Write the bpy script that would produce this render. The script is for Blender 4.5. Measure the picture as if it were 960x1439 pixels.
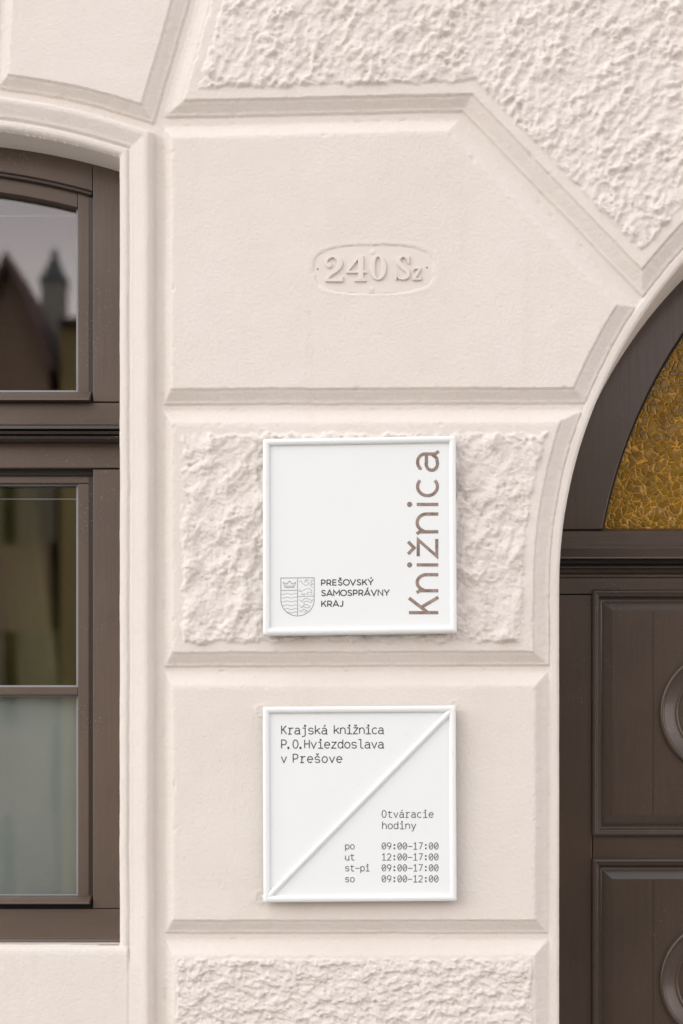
import bpy, bmesh, math, random
import numpy as np
from mathutils import Vector
for o in list(bpy.data.objects): bpy.data.objects.remove(o)
scene = bpy.context.scene
col = scene.collection
R_ = math.radians

# ------------------------------------------------------------------ camera
PXM = 680.0                       # photo pixels per metre on the wall
D = 3.4                           # camera to wall
F = D*PXM                         # focal length in photo pixels
HZ = 1219.5                       # horizon row
YAW = R_(1.6)
EYE = 1.6
CX = D*math.tan(YAW)
cam = bpy.data.cameras.new('camera'); camo = bpy.data.objects.new('camera', cam); col.objects.link(camo)
camo.location = (CX, -D, EYE); camo.rotation_euler = (R_(90), 0, YAW)
cam.sensor_fit = 'VERTICAL'; cam.sensor_height = 36; cam.sensor_width = 24
cam.lens = F/1439*36; cam.shift_y = (HZ-719.5)/1439; cam.clip_end = 600; cam.clip_start = 0.05
cam.dof.use_dof = True; cam.dof.focus_distance = D; cam.dof.aperture_fstop = 2.3
scene.camera = camo
# ------------------------------------------------------------------ sky, sun, exposure
SUN_EL, SUN_AZ = R_(30), R_(229)      # azimuth clockwise from +Y
w = bpy.data.worlds.new('World'); scene.world = w; w.use_nodes = True
nt = w.node_tree; nt.nodes.clear()
def N(nt, t, **k):
    n = nt.nodes.new(t)
    for a, b in k.items(): setattr(n, a, b)
    return n
out = N(nt, 'ShaderNodeOutputWorld'); bg = N(nt, 'ShaderNodeBackground'); bg.inputs[1].default_value = 0.12
sky = N(nt, 'ShaderNodeTexSky', sky_type='NISHITA'); sky.sun_disc = False
sky.sun_elevation = SUN_EL; sky.sun_rotation = SUN_AZ
tc = N(nt, 'ShaderNodeTexCoord'); mp = N(nt, 'ShaderNodeMapping'); mp.inputs['Scale'].default_value = (1, 1, 2.6)
nz = N(nt, 'ShaderNodeTexNoise'); nz.inputs['Scale'].default_value = 3.0; nz.inputs['Detail'].default_value = 7; nz.inputs['Roughness'].default_value = .55
rp = N(nt, 'ShaderNodeValToRGB'); rp.color_ramp.elements[0].position = .30; rp.color_ramp.elements[1].position = .52
rp.color_ramp.elements[0].color = (.82, .82, .82, 1); rp.color_ramp.elements[1].color = (.97, .97, .97, 1)
nz2 = N(nt, 'ShaderNodeTexNoise'); nz2.inputs['Scale'].default_value = 2.2; nz2.inputs['Detail'].default_value = 6
rp2 = N(nt, 'ShaderNodeValToRGB'); rp2.color_ramp.elements[0].position = .36; rp2.color_ramp.elements[1].position = .62
rp2.color_ramp.elements[0].color = (5.1, 5.1, 5.4, 1); rp2.color_ramp.elements[1].color = (6.5, 7.15, 7.7, 1)
mx = N(nt, 'ShaderNodeMix', data_type='RGBA')
L = nt.links.new
L(tc.outputs['Generated'], mp.inputs[0]); L(mp.outputs[0], nz.inputs['Vector']); L(mp.outputs[0], nz2.inputs['Vector'])
L(nz.outputs['Fac'], rp.inputs[0]); L(nz2.outputs['Fac'], rp2.inputs[0])
L(rp.outputs[0], mx.inputs[0]); L(sky.outputs[0], mx.inputs[6]); 
sx = N(nt, 'ShaderNodeSeparateXYZ'); L(tc.outputs['Generated'], sx.inputs[0])
rz = N(nt, 'ShaderNodeValToRGB'); rz.color_ramp.elements[0].position = .28; rz.color_ramp.elements[1].position = .75; em = rz.color_ramp.elements.new(.48); em.color = (1.1, 1.08, 1.06, 1)
rz.color_ramp.elements[0].color = (2.15, 1.75, 1.58, 1); rz.color_ramp.elements[1].color = (.78, .80, .83, 1); L(sx.outputs[2], rz.inputs[0])
mu = N(nt, 'ShaderNodeMix', data_type='RGBA', blend_type='MULTIPLY'); mu.inputs[0].default_value = 1; L(rp2.outputs[0], mu.inputs[6]); L(rz.outputs[0], mu.inputs[7])
L(mu.outputs[2], mx.inputs[7])
L(mx.outputs[2], bg.inputs[0]); L(bg.outputs[0], out.inputs[0])
sun = bpy.data.lights.new('sun', 'SUN'); sun.energy = .85; sun.angle = R_(60); sun.color = (1, .985, .96)
suno = bpy.data.objects.new('sun', sun); col.objects.link(suno)
sd = Vector((math.sin(SUN_AZ)*math.cos(SUN_EL), math.cos(SUN_AZ)*math.cos(SUN_EL), math.sin(SUN_EL)))
suno.rotation_euler = sd.to_track_quat('Z', 'Y').to_euler(); suno.location = (-3, -5, 8)
vs = scene.view_settings; vs.view_transform = 'Standard'; vs.look = 'None'; vs.gamma = 1; vs.use_curve_mapping = False
vs.exposure = 0.75

# ------------------------------------------------------------------ photo pixel -> plane y = -h of the wall
def P(px, py, h=0.0):
    px = np.asarray(px, float); py = np.asarray(py, float)
    xr = (px-480)/F; zr = (HZ-py)/F
    dx = -math.sin(YAW)+math.cos(YAW)*xr; dy = math.cos(YAW)+math.sin(YAW)*xr
    t = (D-h)/dy
    return CX+t*dx, EYE+t*zr
def P3(px, py, h=0.0, hh=None):
    x, z = P(px, py, h)
    return (float(x), -(h if hh is None else hh), float(z))
def W(px, py, h=0.0):                      # wall units (u, v): photo-like units on the wall plane
    x, z = P(px, py, h); return 480+x*PXM, HZ-(z-EYE)*PXM
def XZ(u, v): return (u-480)/PXM, EYE+(HZ-v)/PXM

# ------------------------------------------------------------------ tagging
def tag(o, label=None, cat=None, group=None, kind=None):
    if label: o['label'] = label
    if cat: o['category'] = cat
    if group: o['group'] = group
    if kind: o['kind'] = kind
    return o
def empty(name, loc, label=None, cat=None, group=None):
    o = bpy.data.objects.new(name, None); col.objects.link(o); o.location = loc; o.empty_display_size = .1
    return tag(o, label, cat, group)
def mesh_obj(name, verts, faces, mat, parent=None, smooth=False, bevel=0, label=None):
    me = bpy.data.meshes.new(name); me.from_pydata([tuple(v) for v in verts], [], faces); me.update()
    bm = bmesh.new(); bm.from_mesh(me); bmesh.ops.recalc_face_normals(bm, faces=bm.faces); bm.to_mesh(me); bm.free()
    return link(name, me, mat, parent, smooth, bevel, label)
def link(name, me, mat, parent=None, smooth=False, bevel=0, label=None):
    if smooth: me.polygons.foreach_set('use_smooth', np.ones(len(me.polygons), bool))
    o = bpy.data.objects.new(name, me); col.objects.link(o); me.materials.append(mat)
    if parent:
        o.parent = parent
        pl = Vector((0, 0, 0)); q = parent
        while q: pl += q.location; q = q.parent
        o.location = -pl
        # keep the root of each part at the origin of the world: meshes are built in world coordinates
    if bevel:
        b = o.modifiers.new('bevel', 'BEVEL'); b.width = bevel; b.segments = 2; b.limit_method = 'ANGLE'; b.angle_limit = R_(35)
        me.polygons.foreach_set('use_smooth', np.ones(len(me.polygons), bool))
        wn = o.modifiers.new('wn', 'WEIGHTED_NORMAL'); wn.keep_sharp = True
    if label: o['label'] = label
    return o
class MB:
    def __init__(s): s.v = []; s.f = []
    def add(s, v, f):
        n = len(s.v); s.v += [tuple(map(float, p)) for p in v]; s.f += [tuple(i+n for i in q) for q in f]
    def boxw(s, x0, x1, y0, y1, z0, z1):
        v = [(x, y, z) for x in (x0, x1) for y in (y0, y1) for z in (z0, z1)]
        s.add(v, [(0, 1, 3, 2), (4, 6, 7, 5), (0, 4, 5, 1), (2, 3, 7, 6), (0, 2, 6, 4), (1, 5, 7, 3)])
    def box(s, a, b, c, d, hf, hb):           # photo px rectangle a..c, b..d whose front lies at height hf (toward camera), back at hb
        x0, z0 = P(a, d, hf); x1, _ = P(c, d, hf); _, z1 = P(a, b, hf)
        xs = [P(a, b, hf), P(c, b, hf), P(c, d, hf), P(a, d, hf)]
        v = [(x, -hf, z) for x, z in xs]+[(x, -hb, z) for x, z in xs]
        s.add(v, [(0, 1, 2, 3), (7, 6, 5, 4), (0, 4, 5, 1), (1, 5, 6, 2), (2, 6, 7, 3), (3, 7, 4, 0)])
    def poly(s, pts, hf, hb, at=None):        # polygon (photo px) as a slab
        n = len(pts); q = [P(a, b, hf if at is None else at) for a, b in pts]
        s.add([(x, -hf, z) for x, z in q]+[(x, -hb, z) for x, z in q],
              [tuple(range(n)), tuple(range(2*n-1, n-1, -1))]+[(i, i+n, (i+1) % n+n, (i+1) % n) for i in range(n)])
    def strip(s, top, bot, hf, hb):           # slab between two px polylines of equal length
        n = len(top); at = hf
        A = [P(a, b, at) for a, b in top]; B = [P(a, b, at) for a, b in bot]
        v = [(x, -hf, z) for x, z in A]+[(x, -hf, z) for x, z in B]+[(x, -hb, z) for x, z in A]+[(x, -hb, z) for x, z in B]
        f = []
        for i in range(n-1):
            f += [(i, i+1, n+i+1, n+i), (2*n+i, 3*n+i, 3*n+i+1, 2*n+i+1), (i, 2*n+i, 2*n+i+1, i+1), (n+i, n+i+1, 3*n+i+1, 3*n+i)]
        f += [(0, n, 3*n, 2*n), (n-1, 3*n-1, 4*n-1, 2*n-1)]
        s.add(v, f)
    def rows(s, x0, x1, prof, at, back):       # horizontal moulding: profile of (row px, h) extruded between x0 and x1
        zt = lambda r, h: r+(HZ-r)*(at-h)/(D-h)   # closing rows level with the first and last visible edge
        pr = [(zt(*prof[0]), back)]+list(prof)+[(zt(*prof[-1]), back)]
        n = len(pr); v = []
        for x in (x0, x1):
            for (r, h) in pr:
                X, _ = P(x, r, at); _, Z = P(x, r, at if h == back else h); v.append((X, -h, Z))
        s.add(v, [(i, i+1, n+i+1, n+i) for i in range(n-1)]+[(n-1, 0, n, 2*n-1), tuple(range(n-1, -1, -1)), tuple(range(n, 2*n))])
    def loops(s, loops, cap=True, closed=True):
        n = len(loops[0]); b = len(s.v); fs = []
        v = [p for l in loops for p in l]
        for k in range(len(loops)-1):
            for i in range(n if closed else n-1):
                j = (i+1) % n; fs.append((k*n+i, k*n+j, (k+1)*n+j, (k+1)*n+i))
        if cap: fs.append(tuple((len(loops)-1)*n+i for i in range(n)))
        s.add(v, fs)
    def build(s, name, mat, parent=None, smooth=False, bevel=0, label=None):
        return mesh_obj(name, s.v, s.f, mat, parent, smooth, bevel, label)

# ------------------------------------------------------------------ materials
def newmat(name):
    m = bpy.data.materials.new(name); m.use_nodes = True; t = m.node_tree
    return m, t, t.nodes['Principled BSDF']
def ramp(t, c0, c1, p0=0., p1=1.):
    r = N(t, 'ShaderNodeValToRGB'); r.color_ramp.elements[0].position = p0; r.color_ramp.elements[1].position = p1
    r.color_ramp.elements[0].color = (*c0, 1); r.color_ramp.elements[1].color = (*c1, 1); return r
def objcoord(t, scale=(1, 1, 1)):
    c = N(t, 'ShaderNodeTexCoord'); m = N(t, 'ShaderNodeMapping'); m.inputs['Scale'].default_value = scale
    t.links.new(c.outputs['Object'], m.inputs[0]); return m.outputs[0]
def noise(t, vec, scale, detail=4, rough=.55):
    n = N(t, 'ShaderNodeTexNoise'); n.inputs['Scale'].default_value = scale; n.inputs['Detail'].default_value = detail; n.inputs['Roughness'].default_value = rough
    t.links.new(vec, n.inputs['Vector']); return n.outputs['Fac']
def bump(t, fac, strength, dist, prev=None):
    b = N(t, 'ShaderNodeBump'); b.inputs['Strength'].default_value = strength; b.inputs['Distance'].default_value = dist
    t.links.new(fac, b.inputs['Height'])
    if prev: t.links.new(prev, b.inputs['Normal'])
    return b.outputs[0]
def mixc(t, fac, a, b):
    m = N(t, 'ShaderNodeMix', data_type='RGBA')
    for i, q in ((6, a), (7, b)):
        if isinstance(q, tuple): m.inputs[i].default_value = (*q, 1)
        else: t.links.new(q, m.inputs[i])
    t.links.new(fac, m.inputs[0]); return m.outputs[2]

def stucco(name, c0, c1, grain=.5, gscale=260):
    m, t, b = newmat(name); v = objcoord(t)
    r = ramp(t, c0, c1, .35, .65); t.links.new(noise(t, v, 2.2, 6, .6), r.inputs[0])
    pit = ramp(t, (0, 0, 0), (1, 1, 1), .66, .74); t.links.new(noise(t, v, 70, 2), pit.inputs[0])
    mm = N(t, 'ShaderNodeMath', operation='MULTIPLY'); mm.inputs[1].default_value = .10; t.links.new(pit.outputs[0], mm.inputs[0])
    c = mixc(t, mm.outputs[0], r.outputs[0], (.50, .40, .31))
    vs_ = objcoord(t, (22, 22, 1.6)); sr = ramp(t, (0, 0, 0), (1, 1, 1), .56, .74); t.links.new(noise(t, vs_, 1.0, 4, .6), sr.inputs[0])
    sm = N(t, 'ShaderNodeMath', operation='MULTIPLY'); sm.inputs[1].default_value = .16; t.links.new(sr.outputs[0], sm.inputs[0])
    c = mixc(t, sm.outputs[0], c, (.64, .55, .45))
    t.links.new(c, b.inputs['Base Color']); b.inputs['Roughness'].default_value = .85; b.inputs['Specular IOR Level'].default_value = .25
    n1 = bump(t, noise(t, v, gscale, 3, .6), grain, .0022)
    n2 = bump(t, noise(t, v, gscale*2.6, 2, .6), grain*.6, .001, n1)
    t.links.new(n2, b.inputs['Normal']); return m
M_wall = stucco('cream_stucco', (.728, .670, .608), (.752, .697, .642), .42)
M_rough = stucco('rough_stucco', (.732, .675, .620), (.760, .704, .654), .65, 230)
M_plate = stucco('painted_plate', (.728, .668, .612), (.748, .690, .638), .15)

def wood(name, c, axis='X', rough=.5, specks=.32, coat=.15):
    m, t, b = newmat(name); b.inputs['Coat Weight'].default_value = coat; b.inputs['Coat Roughness'].default_value = .14
    sc = (3, 40, 46) if axis == 'X' else (46, 40, 3)
    v = objcoord(t, sc); v0 = objcoord(t)
    g = noise(t, v, 2.4, 6, .65)
    r = ramp(t, tuple(x*.86 for x in c), tuple(x*1.1 for x in c), .3, .7); t.links.new(noise(t, v0, 5, 5), r.inputs[0])
    sp = ramp(t, (0, 0, 0), (1, 1, 1), .66, .72); t.links.new(noise(t, v0, 230, 1), sp.inputs[0])
    big = ramp(t, (0, 0, 0), (1, 1, 1), .5, .7); t.links.new(noise(t, v0, 7, 3), big.inputs[0])
    mm = N(t, 'ShaderNodeMath', operation='MULTIPLY'); t.links.new(sp.outputs[0], mm.inputs[0]); t.links.new(big.outputs[0], mm.inputs[1])
    m2 = N(t, 'ShaderNodeMath', operation='MULTIPLY'); t.links.new(mm.outputs[0], m2.inputs[0]); m2.inputs[1].default_value = specks
    cc = mixc(t, m2.outputs[0], r.outputs[0], (.42, .38, .34))
    t.links.new(cc, b.inputs['Base Color'])
    rr = ramp(t, (rough-.1,)*3, (rough+.1,)*3); t.links.new(g, rr.inputs[0]); t.links.new(rr.outputs[0], b.inputs['Roughness'])
    n1 = bump(t, g, .45, .0014); n2 = bump(t, noise(t, v0, 330, 2), .10, .0006, n1)
    t.links.new(n2, b.inputs['Normal']); return m
WC = (.100, .068, .048)
M_wx = wood('brown_paint_rail', WC, 'X'); M_wz = wood('brown_paint_stile', WC, 'Z')
M_wd = wood('brown_paint_shaded', (.030, .018, .012), 'X', .36, .3)  # frame brown darkened: shade of the down-facing cornice put into the colour
DC = (.053, .033, .021)
M_dx = wood('door_paint_rail', DC, 'X', .34, .2, .35); M_dz = wood('door_paint_stile', DC, 'Z', .34, .2, .35)

def plain(name, c, rough=.5, spec=.5, nscale=0, nstr=.1, ndist=.001, var=.06):
    m, t, b = newmat(name); v = objcoord(t)
    r = ramp(t, tuple(x*(1-var) for x in c), tuple(min(1, x*(1+var)) for x in c), .3, .7); t.links.new(noise(t, v, 9, 5), r.inputs[0])
    t.links.new(r.outputs[0], b.inputs['Base Color']); b.inputs['Roughness'].default_value = rough; b.inputs['Specular IOR Level'].default_value = spec
    if nscale: t.links.new(bump(t, noise(t, v, nscale, 3), nstr, ndist), b.inputs['Normal'])
    return m
def enamel(name, c, rough):
    m, t, b = newmat(name); v = objcoord(t)
    big = ramp(t, tuple(x*.985 for x in c), c, .3, .6); t.links.new(noise(t, v, 6, 4), big.inputs[0])
    sp = ramp(t, (0, 0, 0), (1, 1, 1), .775, .80); t.links.new(noise(t, v, 120, 1), sp.inputs[0])
    mm = N(t, 'ShaderNodeMath', operation='MULTIPLY'); mm.inputs[1].default_value = .25; t.links.new(sp.outputs[0], mm.inputs[0])
    t.links.new(mixc(t, mm.outputs[0], big.outputs[0], (.52, .48, .42)), b.inputs['Base Color'])
    b.inputs['Roughness'].default_value = rough
    t.links.new(bump(t, noise(t, v, 90, 3), .10, .0008), b.inputs['Normal']); return m
M_rim = enamel('white_enamel_rim', (.83, .85, .84), .32)
M_panel = enamel('white_sign_panel', (.815, .84, .835), .5)
M_ink = plain('grey_ink', (.06, .06, .065), .6, .3)
M_ink2 = plain('light_grey_ink', (.13, .13, .135), .6, .3)
M_line = plain('emblem_ink', (.26, .26, .26), .6, .3)
def rust():
    m, t, b = newmat('brown_letter'); v = objcoord(t)
    r = ramp(t, (.19, .13, .10), (.34, .265, .22), .38, .66); t.links.new(noise(t, v, 60, 5, .65), r.inputs[0])
    t.links.new(r.outputs[0], b.inputs['Base Color']); b.inputs['Roughness'].default_value = .6; return m
M_brown = rust()
M_seal = plain('grey_glazing_bead', (.30, .31, .32), .45)
M_dark = plain('dark_gap', (.012, .010, .009), .8)
def glass(name, refl, tint=(1, 1, 1)):
    m, t, b = newmat(name); t.nodes.remove(b)
    o = t.nodes['Material Output']; g = N(t, 'ShaderNodeBsdfGlossy'); g.inputs['Roughness'].default_value = .008
    tr = N(t, 'ShaderNodeBsdfTransparent'); tr.inputs[0].default_value = (*tint, 1); mxs = N(t, 'ShaderNodeMixShader')
    lw = N(t, 'ShaderNodeLayerWeight'); fr = N(t, 'ShaderNodeMath', operation='POWER'); fr.inputs[1].default_value = 4; t.links.new(lw.outputs['Facing'], fr.inputs[0])
    ad = N(t, 'ShaderNodeMath', operation='MULTIPLY_ADD'); ad.inputs[1].default_value = .8; ad.inputs[2].default_value = refl; ad.use_clamp = True
    t.links.new(fr.outputs[0], ad.inputs[0]); t.links.new(ad.outputs[0], mxs.inputs[0])
    t.links.new(tr.outputs[0], mxs.inputs[1]); t.links.new(g.outputs[0], mxs.inputs[2]); t.links.new(mxs.outputs[0], o.inputs[0])
    v = objcoord(t); nb = bump(t, noise(t, v, 3.2, 1), .012, .02); t.links.new(nb, g.inputs['Normal'])
    return m
M_glass = glass('window_glass', .14, (.95, .97, .95))
def film():
    m, t, b = newmat('frosted_film'); v = objcoord(t)
    r = ramp(t, (.30, .31, .305), (.36, .375, .365), .3, .7); t.links.new(noise(t, v, 3.5, 4), r.inputs[0])
    sp = ramp(t, (0, 0, 0), (1, 1, 1), .70, .78); t.links.new(noise(t, v, 260, 1), sp.inputs[0])
    mm = N(t, 'ShaderNodeMath', operation='MULTIPLY'); mm.inputs[1].default_value = .25; t.links.new(sp.outputs[0], mm.inputs[0])
    t.links.new(mixc(t, mm.outputs[0], r.outputs[0], (.5, .5, .47)), b.inputs['Base Color']); b.inputs['Roughness'].default_value = .55
    return m
M_film = film()
M_curtain = plain('olive_curtain', (.15, .13, .05), .9, .1, 400, .2)
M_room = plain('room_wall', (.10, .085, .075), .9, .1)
def amber():
    m, t, b = newmat('amber_crackle_glass'); c = N(t, 'ShaderNodeTexCoord')
    wv = N(t, 'ShaderNodeTexNoise'); wv.inputs['Scale'].default_value = 26; wv.inputs['Detail'].default_value = 2
    t.links.new(c.outputs['Object'], wv.inputs['Vector'])
    va = N(t, 'ShaderNodeVectorMath', operation='MULTIPLY_ADD'); va.inputs[1].default_value = (.024, .0, .024)
    t.links.new(wv.outputs['Color'], va.inputs[0]); t.links.new(c.outputs['Object'], va.inputs[2])
    fl = N(t, 'ShaderNodeVectorMath', operation='MULTIPLY'); fl.inputs[1].default_value = (1, 0, 1); t.links.new(va.outputs[0], fl.inputs[0])
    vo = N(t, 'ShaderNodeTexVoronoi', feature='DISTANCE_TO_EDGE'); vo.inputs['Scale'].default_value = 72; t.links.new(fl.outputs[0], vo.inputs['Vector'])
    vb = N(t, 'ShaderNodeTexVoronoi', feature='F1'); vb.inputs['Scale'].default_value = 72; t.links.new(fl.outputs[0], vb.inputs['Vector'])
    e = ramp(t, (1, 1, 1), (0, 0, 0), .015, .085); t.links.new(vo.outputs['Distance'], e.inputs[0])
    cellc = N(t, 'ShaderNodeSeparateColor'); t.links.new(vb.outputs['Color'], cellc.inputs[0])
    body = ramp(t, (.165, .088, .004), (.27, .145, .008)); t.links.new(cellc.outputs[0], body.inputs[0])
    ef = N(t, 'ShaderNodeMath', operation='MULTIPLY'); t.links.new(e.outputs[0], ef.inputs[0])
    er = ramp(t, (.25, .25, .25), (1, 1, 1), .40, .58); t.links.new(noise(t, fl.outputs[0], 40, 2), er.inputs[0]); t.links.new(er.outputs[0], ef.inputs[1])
    cc = mixc(t, ef.outputs[0], body.outputs[0], (.66, .32, .035)); t.links.new(cc, b.inputs['Base Color'])  # brighter vein colour paints in the light refracted by the thicker ridges
    b.inputs['Roughness'].default_value = .15; b.inputs['Specular IOR Level'].default_value = .35
    hgt = ramp(t, (0, 0, 0), (1, 1, 1), 0, .16); t.links.new(vo.outputs['Distance'], hgt.inputs[0])
    n1 = bump(t, hgt.outputs[0], .55, .004); n2 = bump(t, noise(t, fl.outputs[0], 55, 1), .22, .004, n1)
    t.links.new(n2, b.inputs['Normal']); return m
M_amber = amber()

# ------------------------------------------------------------------ setting: ground
def sheet(name, x0, x1, y0, y1, z, mat, thick=None):
    m = MB(); m.boxw(x0, x1, y0, y1, z-(thick or .05), z); return tag(m.build(name, mat), kind='structure')
M_pave = plain('pavement_stone', (.42, .395, .365), .8, .3, 60, .4, .004, .12)
M_road = plain('road_cobble', (.17, .16, .15), .75, .3, 25, .5, .01, .15)
M_kerb = plain('kerb_stone', (.30, .29, .28), .8, .3, 40, .3)
sheet('pavement', -40, 40, -3.2, 3.5, 0, M_pave, .3)
sheet('kerb', -40, 40, -3.35, -3.204, .004, M_kerb, .3)
sheet('road', -150, 150, -150, -3.354, -.12, M_road, .3)

# ------------------------------------------------------------------ the facade as relief
rng = np.random.default_rng(7)
PERM = rng.permutation(256)
GA = np.arange(32)*2*np.pi/32; GX, GY = np.cos(GA), np.sin(GA)
def perlin(x, y, seed=0):
    x = x+seed*17.31; y = y+seed*9.17
    xi = np.floor(x).astype(int); yi = np.floor(y).astype(int); xf = x-xi; yf = y-yi
    s = lambda q: q*q*q*(q*(q*6-15)+10)
    uu, vv = s(xf), s(yf)
    def g(ix, iy, fx, fy):
        k = PERM[(PERM[ix & 255]+iy) & 255] & 31; return GX[k]*fx+GY[k]*fy
    a = g(xi, yi, xf, yf); b = g(xi+1, yi, xf-1, yf); c = g(xi, yi+1, xf, yf-1); d = g(xi+1, yi+1, xf-1, yf-1)
    return (a+(b-a)*uu+((c+(d-c)*uu)-(a+(b-a)*uu))*vv)*1.5
H = .0225
DCX, DCY, DR = 1465., 827., 680.        # door arch
WCX, WCY, WR, WE, WB = -140., 1170., 1000., 167., 1327.
def mirror(u):
    um = np.where(u < WCX, 2*WCX-u, u); return np.where(um > DCX, 2*DCX-um, um)
def s_win(u, v):
    um = mirror(u); r = np.hypot(um-WCX, v-WCY)
    return np.maximum(np.maximum(um-WE, np.where(v < WCY, r-WR, -1e3)), v-WB)
def r_door(u, v):
    um = mirror(u); return np.where(v < DCY, np.hypot(um-DCX, v-DCY), DCX-um)
def s_door(u, v): return r_door(u, v)-DR
def line(a, b, wd, ref):
    (ax, ay), (bx, by) = W(*a), W(*b)
    n = np.array([-(by-ay), bx-ax], float); n /= np.hypot(*n)
    rx, ry = W(*ref)
    if n[0]*(rx-ax)+n[1]*(ry-ay) < 0: n = -n
    return lambda u, v: (n[0]*(u-ax)+n[1]*(v-ay), wd)
arch_e = lambda u, v: (r_door(u, v)-694, 23.)
warc_e = lambda u, v: (np.where(v < WCY, np.hypot(u-WCX, v-WCY), 0)-1060, 16.)
LX = 229
def pier(top, bot, wt=25, wb=18):
    c = (480, (top[0][1]+bot[0][1])/2)
    return [line(*top, wt, c), line(*bot, wb, c), line((LX, 500), (LX+2, 1300), 16.0001, c), arch_e]
c1 = (480, 380); cB = (640, 0)
BLK = {
 'one': [line((232, 177), (646, 167), 25, c1), line((646, 167), (897, 430), 30, c1), line((228, 569), (824, 567), 18, c1), line((LX, 300), (LX, 500), 16.0001, c1), arch_e],
 'top': [line((232, 166), (650, 157), 18, cB), line((650, 157), (901, 417), 22, cB), line((230, 167), (278, 0), 24, cB), arch_e, line((0, -420), (900, -420), 25, cB)],
 'upper': pier(((230, 576), (824, 574)), ((232, 937), (770, 935))),
 'lower': pier(((232, 943), (770, 942)), ((232, 1311), (775, 1311))),
 'base': pier(((232, 1319), (775, 1319)), ((232, 1720), (775, 1720))),
 'plinth': pier(((232, 1728), (775, 1728)), ((232, 2400), (775, 2400))),
 'arch': [line((218, 168), (267, 0), 21, (120, 40)), warc_e, line((4, 0), (-4, 125), 17, (120, 40)), line((0, -420), (900, -420), 25, cB)],
 'key': [line((-7, 0), (-15, 125), 17, (-100, 40)), warc_e, line((0, -420), (900, -420), 25, cB)],
}
NAMES = list(BLK)
def sstep(x, a, b):
    t = np.clip((x-a)/(b-a), 0, 1); return t*t*(3-2*t)
def field(u, v):
    """height of the plaster (m) and the id of what it belongs to"""
    U, V = mirror(u), v
    wob = perlin(u/90, v/90, 1)*.9+perlin(u/22, v/22, 2)*.4+perlin(u/7, v/7, 3)*.28
    wob2 = perlin(u/90, v/90, 4)*.9+perlin(u/22, v/22, 5)*.4+perlin(u/7, v/7, 6)*.28
    Ud, Vd = U+wob, V+wob2
    h = np.zeros_like(U); best = np.full(U.shape, -9e9); ids = np.zeros(U.shape, int)
    fd = {}
    LIP = lambda t: np.interp(t, [-.02, .04, .18, .26, .80, .86, .95, 1.01], [0, .21, .235, .28, .74, .765, .785, 1.0])
    def SOFT(t):
        q = np.clip(t, 0, 1.1); return np.interp(q, [0, .06, .16, .5, .84, .95, 1.1], [0, .02, .10, .50, .90, .975, 1.0])
    for k, nme in enumerate(NAMES):
        t = np.full(U.shape, 9e9); face = np.full(U.shape, 9e9); p = np.full(U.shape, 1.)
        es = [(e(Ud, Vd)) for e in BLK[nme]]
        if nme == 'top':                         # its lower edge bends outward: above either line counts as inside
            (d0, w0), (d1, w1) = es[:2]; t = np.maximum(d0/w0, d1/w1); face = np.maximum(d0-w0, d1-w1); es = es[2:]; p = LIP(t)
        for d, wd in es:
            t = np.minimum(t, d/wd); face = np.minimum(face, d-wd)
            soft = wd >= 25 or wd == 16.0001 or (wd == 23. and nme in ('lower', 'base'))
            p = np.minimum(p, SOFT(d/wd) if soft else LIP(d/wd))
        h = np.maximum(h, p*H); fd[nme] = face
        better = t > best; ids = np.where(better, k, ids); best = np.maximum(best, t)
    # soft dip where the grooves run
    # rough stucco fields
    a = .5
    ur, vr = u*math.cos(a)+v*math.sin(a), -u*math.sin(a)+v*math.cos(a)
    wx = perlin(u/26, v/26, 11)*3; wy = perlin(u/26, v/26, 12)*3
    def blob(x, y, su, sv, sd, lo=-.15, hi=.62):
        n = perlin((x*math.cos(a)+y*math.sin(a)+wx)/su, (-x*math.sin(a)+y*math.cos(a)+wy)/sv, sd)
        return sstep(n, lo, hi)
    edge = perlin(u/20, v/20, 13)*5+perlin(u/8, v/8, 14)*3
    def lumps(f, amp):
        q = .80*blob(u, v, 27*f, 40*f, 21, -.4, .55)
        v1 = v-4*f*q; q += .62*blob(u, v1, 14*f, 18*f, 22, -.3, .55)
        v2 = v1-1.5*q; q += .27*blob(u, v2, 8, 9.5, 23, -.25, .5)
        q += .11*perlin(u/4.4, v2/4.4, 25)+.06*perlin(u/2.9, v2/2.9, 26)+.25*perlin(u/64, v/64, 24)
        q -= .9*np.clip(perlin(u/8, v/5.2, 61)-.40, 0, 1)+.7*np.clip(perlin(u/4.5, v/3.4, 62)-.42, 0, 1)
        return amp*q*(.62+.75*sstep(perlin(u/48, v/48, 63), -.4, .5))
    mB = sstep(fd['top']+edge*.7, 14, 19)
    mC = sstep(fd['upper']+edge*.9, 12, 18)
    mE = sstep(fd['base']+edge*.5, 1.5, 5)
    h = h+mB*(.0015+lumps(.68, .0056))
    h = h+mC*(.0005+lumps(1.30, .0074))
    f1 = perlin((u+wx)/30, (v+wy)/17, 31)+.35*perlin(u/9, v/9, 35); v1 = v-7*np.clip(f1, 0, 1)
    f2 = perlin((u+wy)/15, (v1+wx)/9, 32)+.35*perlin(u/6, v1/6, 36); v2 = v1-4*np.clip(f2, 0, 1)
    f3 = perlin(u/7.5, v2/5.5, 33)
    terr = .50*sstep(f1, -.06, .07)+.42*sstep(f2, -.07, .07)+.20*sstep(f3, -.12, .12)+.15*np.clip(f1, -.3, .6)+.12*perlin(u/3.6, v2/3.4, 34)
    h = h+mE*(.0005+.0058*terr)
    rough = np.maximum(np.maximum(mB, mC), mE)
    # window surround
    r = np.hypot(Ud-WCX, Vd-WCY)
    d = np.maximum(Ud-WE, np.where(V < WCY, r-WR, -1e3))
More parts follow.
